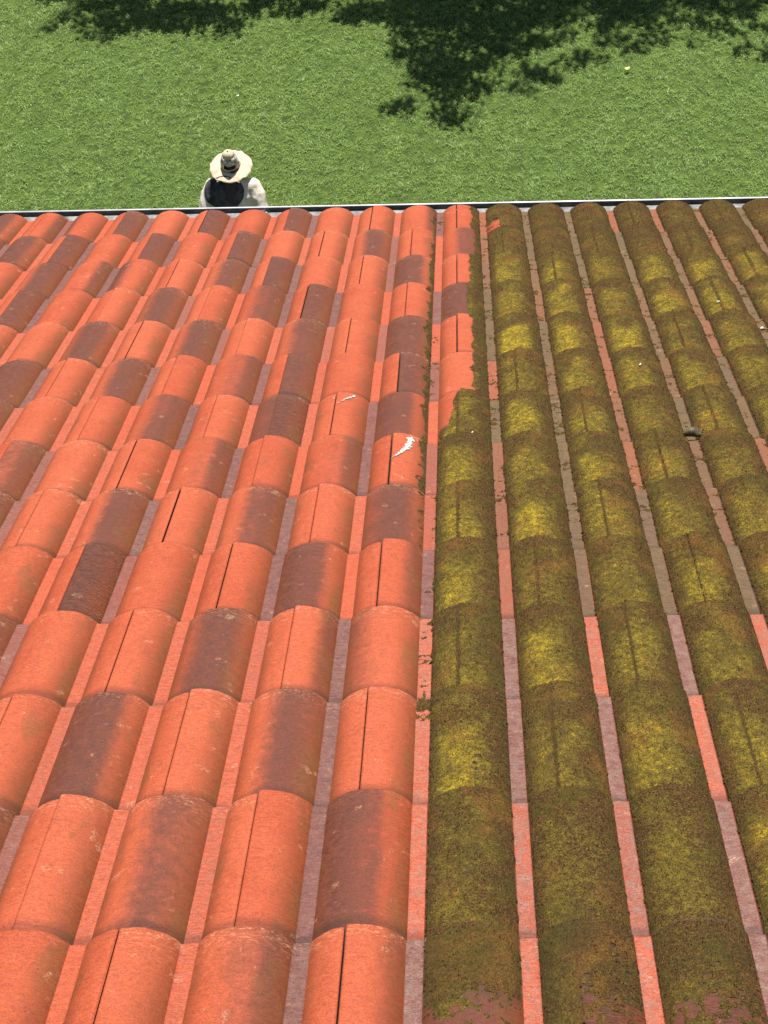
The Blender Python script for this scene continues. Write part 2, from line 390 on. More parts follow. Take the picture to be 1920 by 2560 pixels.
def moss_cover(U, Vv, c):
    """0..1 how mossy, U in roll units (pans at integers), Vv in P units"""
    r = np.floor(U); xr = U - r - .5
    s = (Vv - YB[c]) / (YB[c + 1] - YB[c])
    onroll = np.abs(xr) < .418
    m = np.where((r >= 1) & onroll, 1.0, 0.0)
    wob = (vnoise(U * 9, Vv * 5, 31, 3) - .5)
    lowfade = sstep(-.15, -1.35, Vv + wob * .9)          # 1 = bare at the very bottom
    if c <= -1: m = m * (1 - lowfade * .80)
    if c <= 5 and c >= 0: m = np.where((r == 0) & onroll, 1.0, m)
    if c == -1: m = np.where((r == 0) & onroll, .85 * (1 - .8 * sstep(-.3, -1.25, Vv + wob * .6)), m)
    if c < -1: m = m * .25
    if c >= 6:
        b = {6: .32 - .75 * (1 - s) if c == 6 else 0, 7: .17, 8: .17, 9: .10, 10: .17, 11: .29, 12: .24}.get(c, .2)
        if c == 6: b = np.where(s > .25, -.12 - .2 * (.9 - s), -.40)
        mm = sstep(-.035, .035, xr - b + wob * .16)
        m = np.where((r == 0) & onroll, mm, m)
        if c == 12: m = np.where((r == 1) & (xr < -.12) & (s < .45), m * .15, m)
    # dirty fringe on the right flank of the last cleaned roll
    fr = sstep(.30, .39, xr + wob * .22) * (xr < .42)
    if 5 <= c <= 12: m = np.where((r == -1) & (xr > .15), np.maximum(m, fr * {12: .5, 11: .55, 5: .75}.get(c, .9)), m)
    if c in (4,): m = np.where((r == -1) & (xr > .3), fr * .3, m)
    # pans: edges only
    pn = np.abs(U - np.round(U))
    ip = np.round(U)
    pe = np.where(ip >= 1, .02, 0.0)
    if c >= 4: pe = np.where(ip >= 1, .08, 0)
    pe = pe + np.where(ip == 0, .04 if c in (2, 3, 12, 8, 7) else 0.0, 0)
    if c == 1: pe = pe + np.where((ip == 0), .62 * sstep(.75, .97, s), 0)
    if c == 2: pe = pe + np.where((ip == 0), .55 * sstep(.8, 1., s) * (U > 0), 0)
    if c in (3, 4): pe = pe + np.where((ip == 0) & (U > .01), .10, 0)
    m = np.where(onroll, m, pe + sstep(.06, .10, pn) * np.where(ip >= 1, .15, 0))
    return m

def stain_at(U, c, Vv):
    r = math.floor
    m = moss_cover(U, Vv, c)
    ip = np.round(U); pn = np.abs(U - ip); panz = pn < .08
    st = np.where(panz, 0, np.clip(m * 1.1, 0, 1))
    pst = {12: .6, 11: .75, 10: .75, 9: .68, 8: .62, 7: .56, 6: .54, 5: .5, 4: .50, 3: .42, 2: .18, 1: .1}.get(c, 0.0)
    if c >= 1:
        q = np.array([.75 + .5 * np.random.default_rng(int(abs(c) * 31 + (i + 40) * 7)).random() for i in range(-20, 22)])
        st = np.where(panz & (ip >= 1), pst * q[(ip + 20).astype(int)], st)
    if c >= 2:
        dpan = np.array([digits(c, i - 1)[3] for i in range(-20, 22)])
        st = np.where(panz & (ip >= 1), st + .16 * (dpan[(ip + 20).astype(int)] > .6) * (c >= 3), st)
    if c in (6, 9, 12): st = np.where(panz & (ip == 0), .12, st)
    if c in (10, 11): st = np.where(panz & (ip == 1), .55, st)
    if c == -1: st = np.where((U > 0) & ~panz, np.maximum(st, .13), st)
    if c == -1: st = np.where((U > -1) & (U < -.1) & ~panz, .14, st)
    return st

def surf(U, Vv, c):
    """top surface of the tile field in units of P (for moss and things lying on the roof)"""
    r = np.floor(U).astype(int); xr = U - r - .5
    s = (Vv - YB[c]) / (YB[c + 1] - YB[c])
    z = prof(xr) - STEP * (1 - s)
    seam = (r + c) % 2 == 0
    xs = xr - XS
    # x distance right of the owning seam
    z = z + np.where(seam & (xs >= 0), lift(xs), 0)
    tj = np.zeros_like(z)
    r0 = np.where(seam, np.where(xs >= 0, r, r - 2), r - 1)
    for q in np.unique(r0): tj = np.where(r0 == q, tile_j(c, int(q))[0] + tile_j(c, int(q))[2] * 0, tj)
    return z + tj

def build_tiles():
    AV = []; AF = []; n0 = 0
    A = {k: [] for k in ('dark', 'stain', 'grime_shade', 'pan', 'rnd', 'ripple', 'edge', 'dirt_shade', 'lime')}
    for c in range(CMIN, NC):
        fine = c >= -2
        ns = 9 if fine else 4
        first = UMIN + ((UMIN + c) % 2)
        for r0 in range(first, UMAX, 2):
            dz, du, dv, rn, gap = tile_j(c, r0)
            # local x: 0 at left seam -> 2
            dens = 8 if fine else 5
            xs = [0.0, .012]
            base = r0 + .5 + XS
            step = 1 / (dens * 4)
            xs += list(np.arange(.03, 2 - gap - .012, step))
            for b in (1, 2):  # extra points at the pan edges
                pc = b - .5 - XS
                e_ = .5 - HW; xs += [pc - e_ - .018, pc - e_ - .006, pc - e_, pc - e_ + .003, pc + e_ - .003, pc + e_, pc + e_ + .006, pc + e_ + .018]
            xs += [2 - gap]
            xs = np.array(sorted(set([round(float(x), 4) for x in xs if 0 <= x <= 2 - gap])))
            U = base + xs + du * .45
            r = np.floor(U); xr = U - r - .5
            zt = prof(xr) + np.where(xs < 1, lift(xs), 0)
            zt[0] -= .012
            zt[-1] -= .012
            # dark profile
            dk = np.zeros(len(xs)); pn = np.zeros(len(xs))
            d1 = digits(c, r0); d2 = digits(c, r0 + 1); d3 = digits(c, r0 + 2)
            for i, x in enumerate(xs):
                rr = int(r[i]); q = xr[i]
                d = d1 if rr <= r0 else (d2 if rr == r0 + 1 else d3)
                if abs(q) > HW - .001:
                    # pan: belongs to roll on its left
                    pi = rr if q > 0 else rr - 1
                    dd = d1 if pi <= r0 else d2
                    dk[i] = dd[3]; pn[i] = 1
                elif rr == r0: dk[i] = np.interp(q, [XS, .1, .33], [d[1], d[1], d[2]])
                elif rr == r0 + 1: dk[i] = np.interp(q, [-.32, -.02, .10, .33], [d[0], d[1], d[1], d[2]])
                else: dk[i] = d[0]
            grime_shade = np.clip((xr - .08) / .3, 0, 1) * (1 - pn) + np.clip((-xr - .25) / .15, 0, 1) * .75 * (1 - pn)  # algae grime to the right, side shading painted on both flanks
            va, vb = YB[c], YB[c + 1]
            last = c == NC - 1
            vs = np.concatenate([[va - .22], np.linspace(va, vb, ns)[:-1] if ns > 2 else [va], [vb - .05, vb - .018, vb - .003, vb, vb - .02]])
            if fine: vs = np.concatenate([vs[:2], [va + .06, va + .13, va + .22], vs[2:]])
            nx = len(xs)
            q = np.random.default_rng((c + 70) * 53 + (r0 + 70))
            wig = np.cumsum(q.normal(0, .004, nx)); wig -= np.linspace(wig[0], wig[-1], nx)
            rows = []
            for k, v in enumerate(vs):
                s = (v - va) / (vb - va)
                z = zt - STEP * (1 - s) + dz
                if k == len(vs) - 4: z = z - .004
                if k == len(vs) - 3: z = z - .014
                if k == len(vs) - 2: z = z - .035
                if k == len(vs) - 1: z = z - STEP - .03
                if k == 0: z = z - .03
                vv = np.full(nx, v) + (dv + wig) * (1 if k >= len(vs) - 5 else 0)
                rows.append(np.stack([U, vv, z], 1))
            # left vertical lip and right underlap
            G = np.stack(rows)                       # (nv,nx,3)
            Lp = G[:, :1].copy(); Lp[:, :, 2] -= .09
            Lq = G[:, :1].copy(); Lq[:, :, 2] -= .012; Lp = np.concatenate([Lp, Lq], 1)
            Rq = G[:, -1:].copy(); Rq[:, :, 2] -= .010
            R1 = G[:, -1:].copy(); R1[:, :, 2] -= .11
            R2 = R1.copy(); R2[:, :, 0] += .09
            G = np.concatenate([Lp, G, Rq, R1, R2], 1)
            nv, nx2 = G.shape[:2]
            AV.append(G.reshape(-1, 3))
            ii = (np.arange(nv - 1)[:, None] * nx2 + np.arange(nx2 - 1)[None]).ravel() + n0
            AF.append(np.stack([ii, ii + 1, ii + nx2 + 1, ii + nx2], 1)); n0 += nv * nx2
            ext = lambda a: np.concatenate([a[:1], a[:1], a, a[-1:], a[-1:], a[-1:]])
            dkx, pnx, grx = ext(dk), ext(pn), ext(grime_shade)
            for k, v in enumerate(vs):
                s = (v - va) / (vb - va)
                A['dark'].append(dkx); A['pan'].append(pnx); A['grime_shade'].append(grx * (.65 + .45 * (1 - s)))
                A['rnd'].append(np.full(nx2, rn))
                rp = np.array([RIP.get((c, int(a)), 0) for a in ext(np.floor(U))]) * (ext(xr) > XS) if True else 0
                A['ripple'].append(np.where(pnx > .5, .45 * (rn > .3), rp))
                A['edge'].append(np.full(nx2, max(0, min(1, (s - .86) / .12))) * (1 - pnx * .7))
                Ue = ext(U)
                dr = np.zeros(nx2); dr[:] = .42 * float(sstep(.24, .12, (v - va))) if (k > 0 and k < len(vs) - 3) else 0  # contact shade painted below each lap; joint edges get real dirt
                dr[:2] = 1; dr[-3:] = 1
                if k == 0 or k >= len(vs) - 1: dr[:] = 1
                A['dirt_shade'].append(dr)
                A['lime'].append(pnx * np.where(Ue > -.2, .85 if c < 3 else .15, .22 * (rn > .4)))
                A['stain'].append(stain_at(Ue, c, np.full(nx2, np.clip(v, va + .001, vb - .001))) * (1 - .12 * rp * (pnx < .5)))
    V = skew(np.concatenate(AV)) * P; F = np.concatenate(AF)
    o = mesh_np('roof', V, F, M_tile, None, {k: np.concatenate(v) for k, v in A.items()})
    return o
roof = build_tiles(); roof.parent = house; roof.matrix_world = ROOF_M
roof['label'] = 'pitched roof of interlocking clay pan tiles, orange and dark brown'
d = MB(); d.box((UMIN - .3) * P, (UMAX + .3) * P, YB[CMIN] * P, (YB[13] - 1.3) * P, -.05, -.028)
dk = d.build('roof_underlay', M_deck, roof, smooth=False)

# walls, eave board and gutter (world coordinates)
EY = YB[13] * P * math.cos(TH); EZ = Z0 - YB[13] * P * math.sin(TH)
x0, x1 = (UMIN + .3) * P, (UMAX - .3) * P
RY = YB[CMIN] * P * math.cos(TH)
zr = Z0 - YB[CMIN] * P * math.sin(TH)
w = MB()
yf = EY - .42; yb = 2 * RY - yf
zf = EZ + .42 * math.tan(TH) - .09; zt = zr - .09
w.add([(x0 + .1, yf, 0), (x1 - .1, yf, 0), (x1 - .1, yb, 0), (x0 + .1, yb, 0), (x0 + .1, yf, zf), (x1 - .1, yf, zf), (x1 - .1, yb, zf), (x0 + .1, yb, zf), (x0 + .1, RY, zt), (x1 - .1, RY, zt)],
      [(0, 1, 5, 4), (2, 3, 7, 6), (4, 5, 9, 8), (6, 7, 8, 9), (3, 2, 1, 0), (0, 4, 8, 3), (1, 2, 9, 5)], [(3, 8, 7), (2, 6, 9)])
w.build('wall', M_wall, house, smooth=False)
b = MB(); b.box(x0, x1, EY - .075, EY - .05, EZ - .24, EZ - .095); b.box(x0, x1, EY - .42, EY - .078, EZ - .24, EZ - .225)
b.build('eave_board', M_wood, house, smooth=False)
# back slope
bs = MB(); q = (RY - yb + .3)
bs.add([(x0, RY, zr + .0), (x1, RY, zr + .0), (x1, yb - .3, zr - q * math.tan(TH)), (x0, yb - .3, zr - q * math.tan(TH)),
        (x0, RY, zr - .05), (x1, RY, zr - .05), (x1, yb - .3, zr - q * math.tan(TH) - .05), (x0, yb - .3, zr - q * math.tan(TH) - .05)],
       [(1, 0, 3, 2), (4, 5, 6, 7), (0, 1, 5, 4), (2, 3, 7, 6), (0, 4, 7, 3), (1, 2, 6, 5)])
bs.build('roof', M_deck, house, smooth=False)

def gutter():
    gr = .060; cx = x0 - .05; cxe = x1 + .05
    lipz = EZ - .028; lipy = EY + .077
    yc = lipy - gr
    prof_ = []
    # back rim -> bowl -> front lip with rolled bead
    for k in range(17):
        a = math.pi + math.pi * k / 16
        prof_.append((yc + gr * math.cos(a), lipz + gr * math.sin(a)))
    prof_[0] = (prof_[0][0], lipz + .012)
    prof_ = [(y, z) if k < 8 else (y + .006 * math.sin((k - 8) / 8 * math.pi), z - .004) for k, (y, z) in enumerate(prof_)]
    prof_[16] = (lipy, lipz)
    br = .005
    for k in range(1, 12):
        a = math.pi - 1.75 * math.pi * k / 11
        prof_.append((lipy + br + br * math.cos(a), lipz + br * .6 + br * math.sin(a)))
    outer = [(y * 1.0 + (.0015 if i > 8 else -.0015), z - .0015) for i, (y, z) in enumerate(prof_)]
    xs = np.linspace(cx, cxe, 40)
    def sheet(pr, x_list, rot=True):
        V = []; F = []; n = len(pr)
        for x in x_list:
            off = 0.0
            V += [(x, y - .0344 * x, z + .016 * x) for y, z in pr]
        for i in range(len(x_list) - 1):
            for k in range(n - 1):
                a = i * n + k; F.append((a, a + 1, a + n + 1, a + n))
        return V, F
    V, F = sheet(prof_, xs)
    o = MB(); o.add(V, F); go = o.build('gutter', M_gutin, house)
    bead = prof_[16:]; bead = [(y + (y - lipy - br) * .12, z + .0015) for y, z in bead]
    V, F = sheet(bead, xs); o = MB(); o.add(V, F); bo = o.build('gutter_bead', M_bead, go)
    so = go.modifiers.new('s', 'SOLIDIFY'); so.thickness = .0012; so.offset = -1
    # overlapping joint near a third of the visible length and bracket straps
    for xj in (-.725, 1.9, -2.6):
        pj = [(yc + (gr - .002) * math.cos(math.pi + math.pi * k / 16), lipz + (gr - .002) * math.sin(math.pi + math.pi * k / 16)) for k in range(17)]
        pj[0] = (pj[0][0], lipz + .014)
        V, F = sheet(pj, [xj - .025, xj + .0, xj + .022]); j = MB(); j.add(V, F); jo = j.build('gutter_joint', M_zincd, go)
        so = jo.modifiers.new('s', 'SOLIDIFY'); so.thickness = .0015; so.offset = 0
    fl = [(EY - .10, EZ + .012), (EY - .01, EZ - .020), (EY + .045, EZ - .025), (EY + .054, EZ - .028), (EY + .062, EZ - .037), (EY + .064, EZ - .056)]
    V, F = sheet(fl, xs); f_ = MB(); f_.add(V, F); fo = f_.build('eave_flashing', M_zincd, house)
    so = fo.modifiers.new('s', 'SOLIDIFY'); so.thickness = .0012; so.offset = -1
    for xj in (-.725, 1.9, -2.6):
        pj = [(y + .002, z + .003) for y, z in fl[1:]]
        V, F = sheet(pj, [xj - .03, xj, xj + .028]); j = MB(); j.add(V, F); jo = j.build('flashing_joint', M_zinc, fo)
        so = jo.modifiers.new('s', 'SOLIDIFY'); so.thickness = .0015; so.offset = 0
    return go
gutter()

# ------------------------------------------------------------------ moss
YEL = {}
def yel_amt(c, r):
    fixed = {(8, 1): 1.05, (8, 2): .95, (8, 3): .98, (9, 2): .85, (9, 1): .7, (10, 1): .85, (9, 4): .75, (10, 3): .6, (10, 4): .75, (10, 5): .75, (8, 0): .35, (7, 1): .45,
             (6, 1): .75, (6, 2): .6, (7, 2): .65, (5, 0): .75, (5, 2): .75, (4, 0): .72, (4, 1): .95, (4, 2): .7, (4, 3): .65, (3, 0): .85, (3, 1): .4, (3, 2): .6, (2, 0): .45,
             (2, 1): .75, (2, 2): .55, (1, 0): .8, (1, 1): .5, (1, 2): .65, (0, 0): .2, (0, 1): .12, (0, 2): .22, (1, 3): .55, (2, 3): .5, (-1, 0): .05, (-1, 1): .0, (-1, 2): .0}
    if (c, r) in fixed: return fixed[(c, r)]
    q = np.random.default_rng((c + 90) * 17 + (r + 90) * 3).random()
    if c >= 11: return .18 + .25 * q
    return .4 + .35 * q
def yel_field(U, V, c):
    r = np.floor(U).astype(int); xr = U - r - .5
    s = (V - YB[c]) / (YB[c + 1] - YB[c])
    base = np.zeros_like(U)
    for q in np.unique(r): base = np.where(r == q, .36 + .40 * yel_amt(c, int(q)), base)
    y = base * (.42 + .75 * sstep(.98, .45, s + (vnoise(U * 4, V * 3, 77) - .5) * .5)) * (.62 + .45 * sstep(.35, -.1, xr + (vnoise(U * 3, V * 2, 5) - .5) * .3))
    y = y * (.15 + .85 * sstep(.42, .20, np.abs(xr + .04)))
    rs = (np.sin(r * 12.9 + c * 78.2) * 43758.5) % 1
    y = y - 1.1 * (((r + c) % 2 == 0) & (rs > .3) & (np.abs(xr - XS + .008) < .013))
    return y - .12 - (.22 if c >= 11 else 0)
def tex_moss_thick(U, V, c):
    m = moss_cover(U, V, c)
    n1 = vnoise(U * 26, V * 26, 1, 3); n2 = vnoise(U * 7, V * 7, 2, 2)
    r = np.floor(U).astype(int); xr = U - r - .5
    th = m * 1.0 + (n1 - .5) * .85 + (n2 - .5) * .75 - .24
    # ridged thin moss where the clay ripples show through
    for (cc, rr), a in RIP.items():
        if cc == c: th = th - np.where((r == rr) & (xr > XS), a * (.06 + .34 * (np.sin(V * 52 + 7 * n2 + 5 * n1 + xr * xr * 8) > .72)), 0)
    th = np.where(m < .04, -1, th) - .40 * sstep(.93, 1.0, (V - YB[c]) / (YB[c + 1] - YB[c]))
    seam = ((r + c) % 2 == 0)
    g = np.abs(xr - XS + .008)
    rs = (np.sin(r * 12.9 + c * 78.2) * 43758.5) % 1
    th = np.where(seam & (rs > .3) & (g < .012), np.minimum(th, .0), th)
    return th
def build_moss(u0, u1, c0, c1, res):
    AV = []; AF = []; Y = []; n0 = 0; tv = []; ty = []
    du = res / P
    for c in range(c0, c1):
        va, vb = YB[c], YB[c + 1]
        us = np.arange(u0, u1, du); vs = np.linspace(va + .012, vb - .004, int((vb - va) / du))
        U, Vv = np.meshgrid(us, vs)
        U = U + rng.uniform(-.3, .3, U.shape) * du; 
        th = tex_moss_thick(U, Vv, c)
        z = surf(U, Vv, c) + np.clip(th, -.4, 1) * .026 - .001
        G = np.stack([U, Vv, z], -1)
        ok = th > -.02
        fo = (ok[:-1, :-1].astype(int) + ok[1:, :-1] + ok[:-1, 1:] + ok[1:, 1:]) >= 3
        ny, nx = U.shape
        ii = (np.arange(ny - 1)[:, None] * nx + np.arange(nx - 1)[None])[fo]
        F = np.stack([ii, ii + 1, ii + nx + 1, ii + nx], 1)
        used = np.unique(F); mp = -np.ones(ny * nx, int); mp[used] = np.arange(len(used))
        AV.append(G.reshape(-1, 3)[used]); AF.append(mp[F] + n0); n0 += len(used)
        yf_ = yel_field(U, Vv, c).ravel()
        Y.append(yf_[used])
        # tufts
        k = rng.random(len(used)) < .42
        tv.append(G.reshape(-1, 3)[used][k]); ty.append(yf_[used][k])
    V = skew(np.concatenate(AV)) * P
    # tufts: little bent blades
    T = skew(np.concatenate(tv)) * P; yy = np.concatenate(ty); n = len(T)
    a = rng.uniform(0, 2 * np.pi, n); L = rng.uniform(.002, .0048, n); lean = rng.uniform(.3, 1.3, n); wd_ = rng.uniform(.0007, .0016, n)
    dx = np.cos(a) * np.sin(lean) * L; dy = np.sin(a) * np.sin(lean) * L; dz = np.cos(lean) * L
    b = rng.uniform(0, np.pi, n); sx = np.cos(b) * wd_; sy = np.sin(b) * wd_
    p0 = T + np.stack([sx, sy, -.001 + 0 * sx], 1); p1 = T - np.stack([sx, sy, .001 + 0 * sx], 1); p2 = T + np.stack([dx, dy, dz], 1)
    TV = np.stack([p0, p1, p2], 1).reshape(-1, 3); TF = np.arange(3 * n).reshape(-1, 3)
    tr = np.repeat(rng.random(n), 3)
    nV = len(V)
    VV = np.concatenate([V, TV]); F4 = np.concatenate(AF); F3 = TF + nV
    o = mesh_np('moss', VV, [F4, F3], None, None, {'yel': np.concatenate(Y + [np.repeat(yy, 3)]), 'rnd': np.concatenate([np.full(nV, .5), tr])},
                mats=[M_moss, M_tuft], midx=np.concatenate([np.zeros(len(F4)), np.ones(len(F3))]))
    o.matrix_world = ROOF_M
    tag(o, 'olive and yellow moss cushions growing over the right half of the tiled roof', 'moss', kind='stuff')
build_moss(-.99, 12.0, -2, 13, .0036)

# ------------------------------------------------------------------ small things lying on the roof and lawn
def course(v):
    for c in range(CMIN, NC):
        if YB[c] <= v < YB[c + 1]: return c
    return NC - 1
def on_roof(u, v, lift_=.0):
    z = float(surf(np.array([u]), np.array([v]), course(v))[0]) + lift_
    return ROOF_M @ Vector([float(q) * P for q in skew([u, v, z])])
M_white = simple('bird_lime', (0.22, 0.20, 0.17), (0.44, 0.43, 0.40), 200, .8, .0005, .3)
def dropping(name, u0, v0, path, label, thick=.010):
    """white splash: blobs (du,dv,r) in roll units merged into one thin crust"""
    res = .0018 / P
    us = np.arange(u0 - .4, u0 + .4, res); vs = np.arange(v0 - .8, v0 + .8, res)
    U, V = np.meshgrid(us, vs); f = np.full(U.shape, -1.0)
    for a in path:
        f = np.maximum(f, 1 - np.hypot((U - u0 - a[0]), (V - v0 - a[1]) * .8) / a[2])
    f = f + (vnoise(U * 45, V * 45, 12, 2) - .5) * 1.3
    cc = course(v0)
    Z = surf(U, np.clip(V, YB[cc] + .002, YB[cc + 1] - .002), cc) + np.clip(f, 0, .5) * thick + .012
    inside = (V > YB[cc] + .01) & (V < YB[cc + 1] - .01)
    ok = (f > .05) & inside; ny, nx = U.shape
    fo = ok[:-1, :-1] & ok[1:, :-1] & ok[:-1, 1:] & ok[1:, 1:]
    ii = (np.arange(ny - 1)[:, None] * nx + np.arange(nx - 1)[None])[fo]
    F = np.stack([ii, ii + 1, ii + nx + 1, ii + nx], 1); used = np.unique(F); mp = -np.ones(ny * nx, int); mp[used] = np.arange(len(used))
    G = skew(np.stack([U, V, Z], -1).reshape(-1, 3)[used]) * P
    ctr = G.mean(0); o = mesh_np(name, G - ctr, mp[F], M_white)
    o.matrix_world = ROOF_M @ Matrix.Translation(Vector(ctr))
    tag(o, label, 'bird dropping')
# crescent on the last cleaned column
pth = []
for k in range(26):
    t = k / 25; ang = -.1 + 1.35 * t
    pth.append((.19 - .27 * t ** 2.3, .26 - .74 * t, .060 if t < .5 else .060 - .095 * (t - .5)))
dropping('bird_dropping', -.52, 10.92, pth, 'thick white crescent bird dropping on the orange tile next to the moss')
pth = [(.16 - .30 * t, .20 - .42 * t, .026 * (1 - t) + .009) for t in np.linspace(0, 1, 14)] + [(-.17, .14, .018)]
dropping('bird_dropping', -1.47, 12.86, pth, 'thin pale streak of bird dropping on an orange tile two rolls left of the moss')

M_petal = simple('petal_white', (0.5, 0.5, 0.42), (0.6, 0.6, 0.54), 100, .7, .0004, .3)
M_bark = simple('dry_bark', (0.16, 0.06, 0.025), (0.24, 0.10, 0.04), 120, .8, .0006, .3)
M_leafg = simple('curled_leaf', (0.035, 0.028, 0.012), (0.10, 0.075, 0.03), 90, .6, .0008, .4)
M_leafy = simple('yellow_leaf', (0.72, 0.55, 0.08), (0.80, 0.66, 0.2), 90, .6, .0008, .4)
def petal(pos, r, label, mat=M_petal, name='petal', cat='petal', bend=.4, rot=0.0, tilt=None):
    V = []; F4 = []; F3 = []
    nr, ns = 4, 12
    V.append((0, 0, 0))
    for i in range(1, nr + 1):
        for k in range(ns):
            a = 2 * math.pi * k / ns; rr = r * i / nr * (1 + .18 * math.sin(3 * a + 1) + .1 * math.sin(5 * a))
            x, y = rr * math.cos(a), rr * .7 * math.sin(a)
            V.append((x, y, bend * (x * x + y * y) / r))
    for k in range(ns):
        k2 = (k + 1) % ns; F3.append((0, 1 + k, 1 + k2))
        for i in range(nr - 1):
            a = 1 + i * ns; F4.append((a + k, a + ns + k, a + ns + k2, a + k2))
    mb = MB(); mb.add(V, F4, F3); o = mb.build(name, mat)
    so = o.modifiers.new('s', 'SOLIDIFY'); so.thickness = .0008
    o.location = pos; o.rotation_euler = (tilt if tilt is not None else -TH, 0, rot)
    tag(o, label, cat); return o
petal(on_roof(5.35, 17.82, .06), .0045, 'tiny white petal on the mossy roll at the right, below the dead curled twig')
petal(on_roof(3.5, 14.23, .06), .0038, 'tiny white petal on moss uphill of the bright yellow patch', rot=1)
petal(on_roof(.60, 11.40, .06), .006, 'small white petal on the leftmost mossy roll near the cleaned tiles', rot=.4)
petal((2.03, 14.55, .05), .030, 'yellow fallen leaf lying on the lawn beside the tree shadow', M_leafy, 'fallen_leaf', 'leaf', .3, .5, 0)
petal((-2.515, 14.27, .05), .015, 'small pale petal on the open lawn beyond the person', rot=.5, tilt=0)
# curled leaf
def curled():
    V = []; F = []; n, mm_ = 16, 9
    for i in range(n + 1):
        t = i / n; x = (t - .5) * .052; wv = .012 * math.sin(math.pi * min(1, max(.04, t))) ** .6 + .003
        for k in range(mm_ + 1):
            a = R(-15) + R(215) * k / mm_
            rr = wv * (1 + .12 * math.sin(7 * t + k))
            V.append((x + .003 * math.sin(k), rr * math.cos(a), rr * math.sin(a) * (1 - .2 * t) + .006 * math.sin(math.pi * t)))
    for i in range(n):
        for k in range(mm_):
            a = i * (mm_ + 1) + k; F.append((a, a + 1, a + mm_ + 2, a + mm_ + 1))
    mb = MB(); mb.add(V, F); o = mb.build('curled_leaf', M_leafg)
    so = o.modifiers.new('s', 'SOLIDIFY'); so.thickness = .0012
    s = MB(); s.tube([(.024, 0, .01), (.030, .004, .016), (.037, .008, .024)], [.0016, .0012, .0008], 8)
    s.build('stalk', M_bark, o)
    o.location = on_roof(4.0, 11.40, .16); o.rotation_euler = (-TH + .25, .1, .12)
    tag(o, 'dark dry curled leaf lying in the tile channel between two mossy rolls', 'leaf')
curled()
def twig():
    o = MB(); pts = []
    for k in range(12):
        a = math.pi * (.95 + .62 * k / 11); pts.append((.045 + .05 * math.cos(a), .012 + .034 * math.sin(a), .006 + .010 * math.sin(math.pi * k / 11)))
    o.tube(pts, [.0030 - .0012 * k / 11 for k in range(12)], 8)
    t = o.build('dead_twig', M_bark)
    f = MB(); f.ball((-.004, .014, .010), (.0055, .0075, .0055)); f.build('bud', M_petal, t)
    t.location = on_roof(5.93, 16.2, .10); t.rotation_euler = (-TH, 0, 0)
    tag(t, 'curved brown twig with a white bud at the right edge of the mossy tiles', 'twig')
twig()

# ------------------------------------------------------------------ person on the lawn, seen from behind
M_skin = simple('skin', (0.42, 0.22, 0.15), (0.50, 0.28, 0.19), 60, .55, .0004, .4)
M_shirt = simple('cream_cotton', (0.56, 0.47, 0.37), (0.68, 0.60, 0.50), 14, .9, .002, .15, bscale=45)
M_trou = simple('pale_trousers', (0.55, 0.52, 0.45), (0.62, 0.58, 0.5), 14, .9, .002, .15)
M_hair = simple('dark_hair', (0.018, 0.010, 0.007), (0.045, 0.022, 0.015), 150, .5, .002, .4)
M_hat = simple('straw_cotton', (0.47, 0.36, 0.24), (0.58, 0.47, 0.345), 30, .9, .0012, .15, bscale=140)
M_black = simple('dark_cloth', (0.02, 0.02, 0.025), (0.05, 0.045, 0.045), 80, .8, .001, .2)
def mat_camo():
    t = NT('mottled_cloth'); n = t.noise(45, 3, .6); n2 = t.noise(90, 2)
    c = t.mix(t.ramp(n, .44, .52), (0.16, 0.145, 0.135), (0.50, 0.45, 0.40)); c = t.mix(t.ramp(n2, .55, .62), c, (0.70, 0.62, 0.5))
    return t.fin(c, .85, t.bump(n2, .001), .2)
M_camo = mat_camo()
M_shoe = simple('shoe_leather', (0.05, 0.035, 0.025), (0.08, 0.05, 0.035), 60, .6, .001, .4)
LEAN = R(27)
def lean_pt(v):
    x, y, z = v; h = z - .92
    if h <= 0: return v
    k = min(1, h / .12); a_ = LEAN * k
    q = max(0, min(1, (z - 1.49) / .06)) if abs(x) < .12 else 0     # the head is carried level, back over the shoulders
    return (x, y * math.cos(a_) + h * math.sin(a_) - .075 * q, .92 + h * math.cos(a_) - y * math.sin(a_) - .055 * q)
def fuse(mb, name, mat, parent, voxel, smooth=3, disp=None, lean=True):
    if lean: mb.V = [lean_pt(v) for v in mb.V]
    o = mb.build(name, mat, parent)
    r_ = o.modifiers.new('r', 'REMESH'); r_.mode = 'VOXEL'; r_.voxel_size = voxel; r_.use_smooth_shade = True
    s_ = o.modifiers.new('s', 'SMOOTH'); s_.iterations = smooth; s_.factor = .5
    dg = bpy.context.evaluated_depsgraph_get(); dg.update()
    ev = o.evaluated_get(dg); me = bpy.data.meshes.new_from_object(ev)
    o.modifiers.clear(); o.data = me
    if disp:
        co = np.empty(len(me.vertices) * 3, np.float32); me.vertices.foreach_get('co', co); co = co.reshape(-1, 3)
        no = np.empty(len(me.vertices) * 3, np.float32); me.vertices.foreach_get('normal', no); no = no.reshape(-1, 3)
        n = vnoise(co[:, 0] * disp[1] + co[:, 1] * disp[1] * .6, co[:, 2] * disp[1] * 1.6 - co[:, 1] * disp[1], 4, 3) - .5
        co += no * (n * disp[0])[:, None]; me.vertices.foreach_set('co', co.ravel()); me.update()
    me.polygons.foreach_set('use_smooth', np.ones(len(me.polygons), bool))
    if not me.materials: me.materials.append(mat)
    return o
per = empty('person', (-2.135, 10.71, 0), (0, 0, R(-4)))
tag(per, 'person on the lawn below the gutter in wide cream sun hat and cream shirt', 'person')
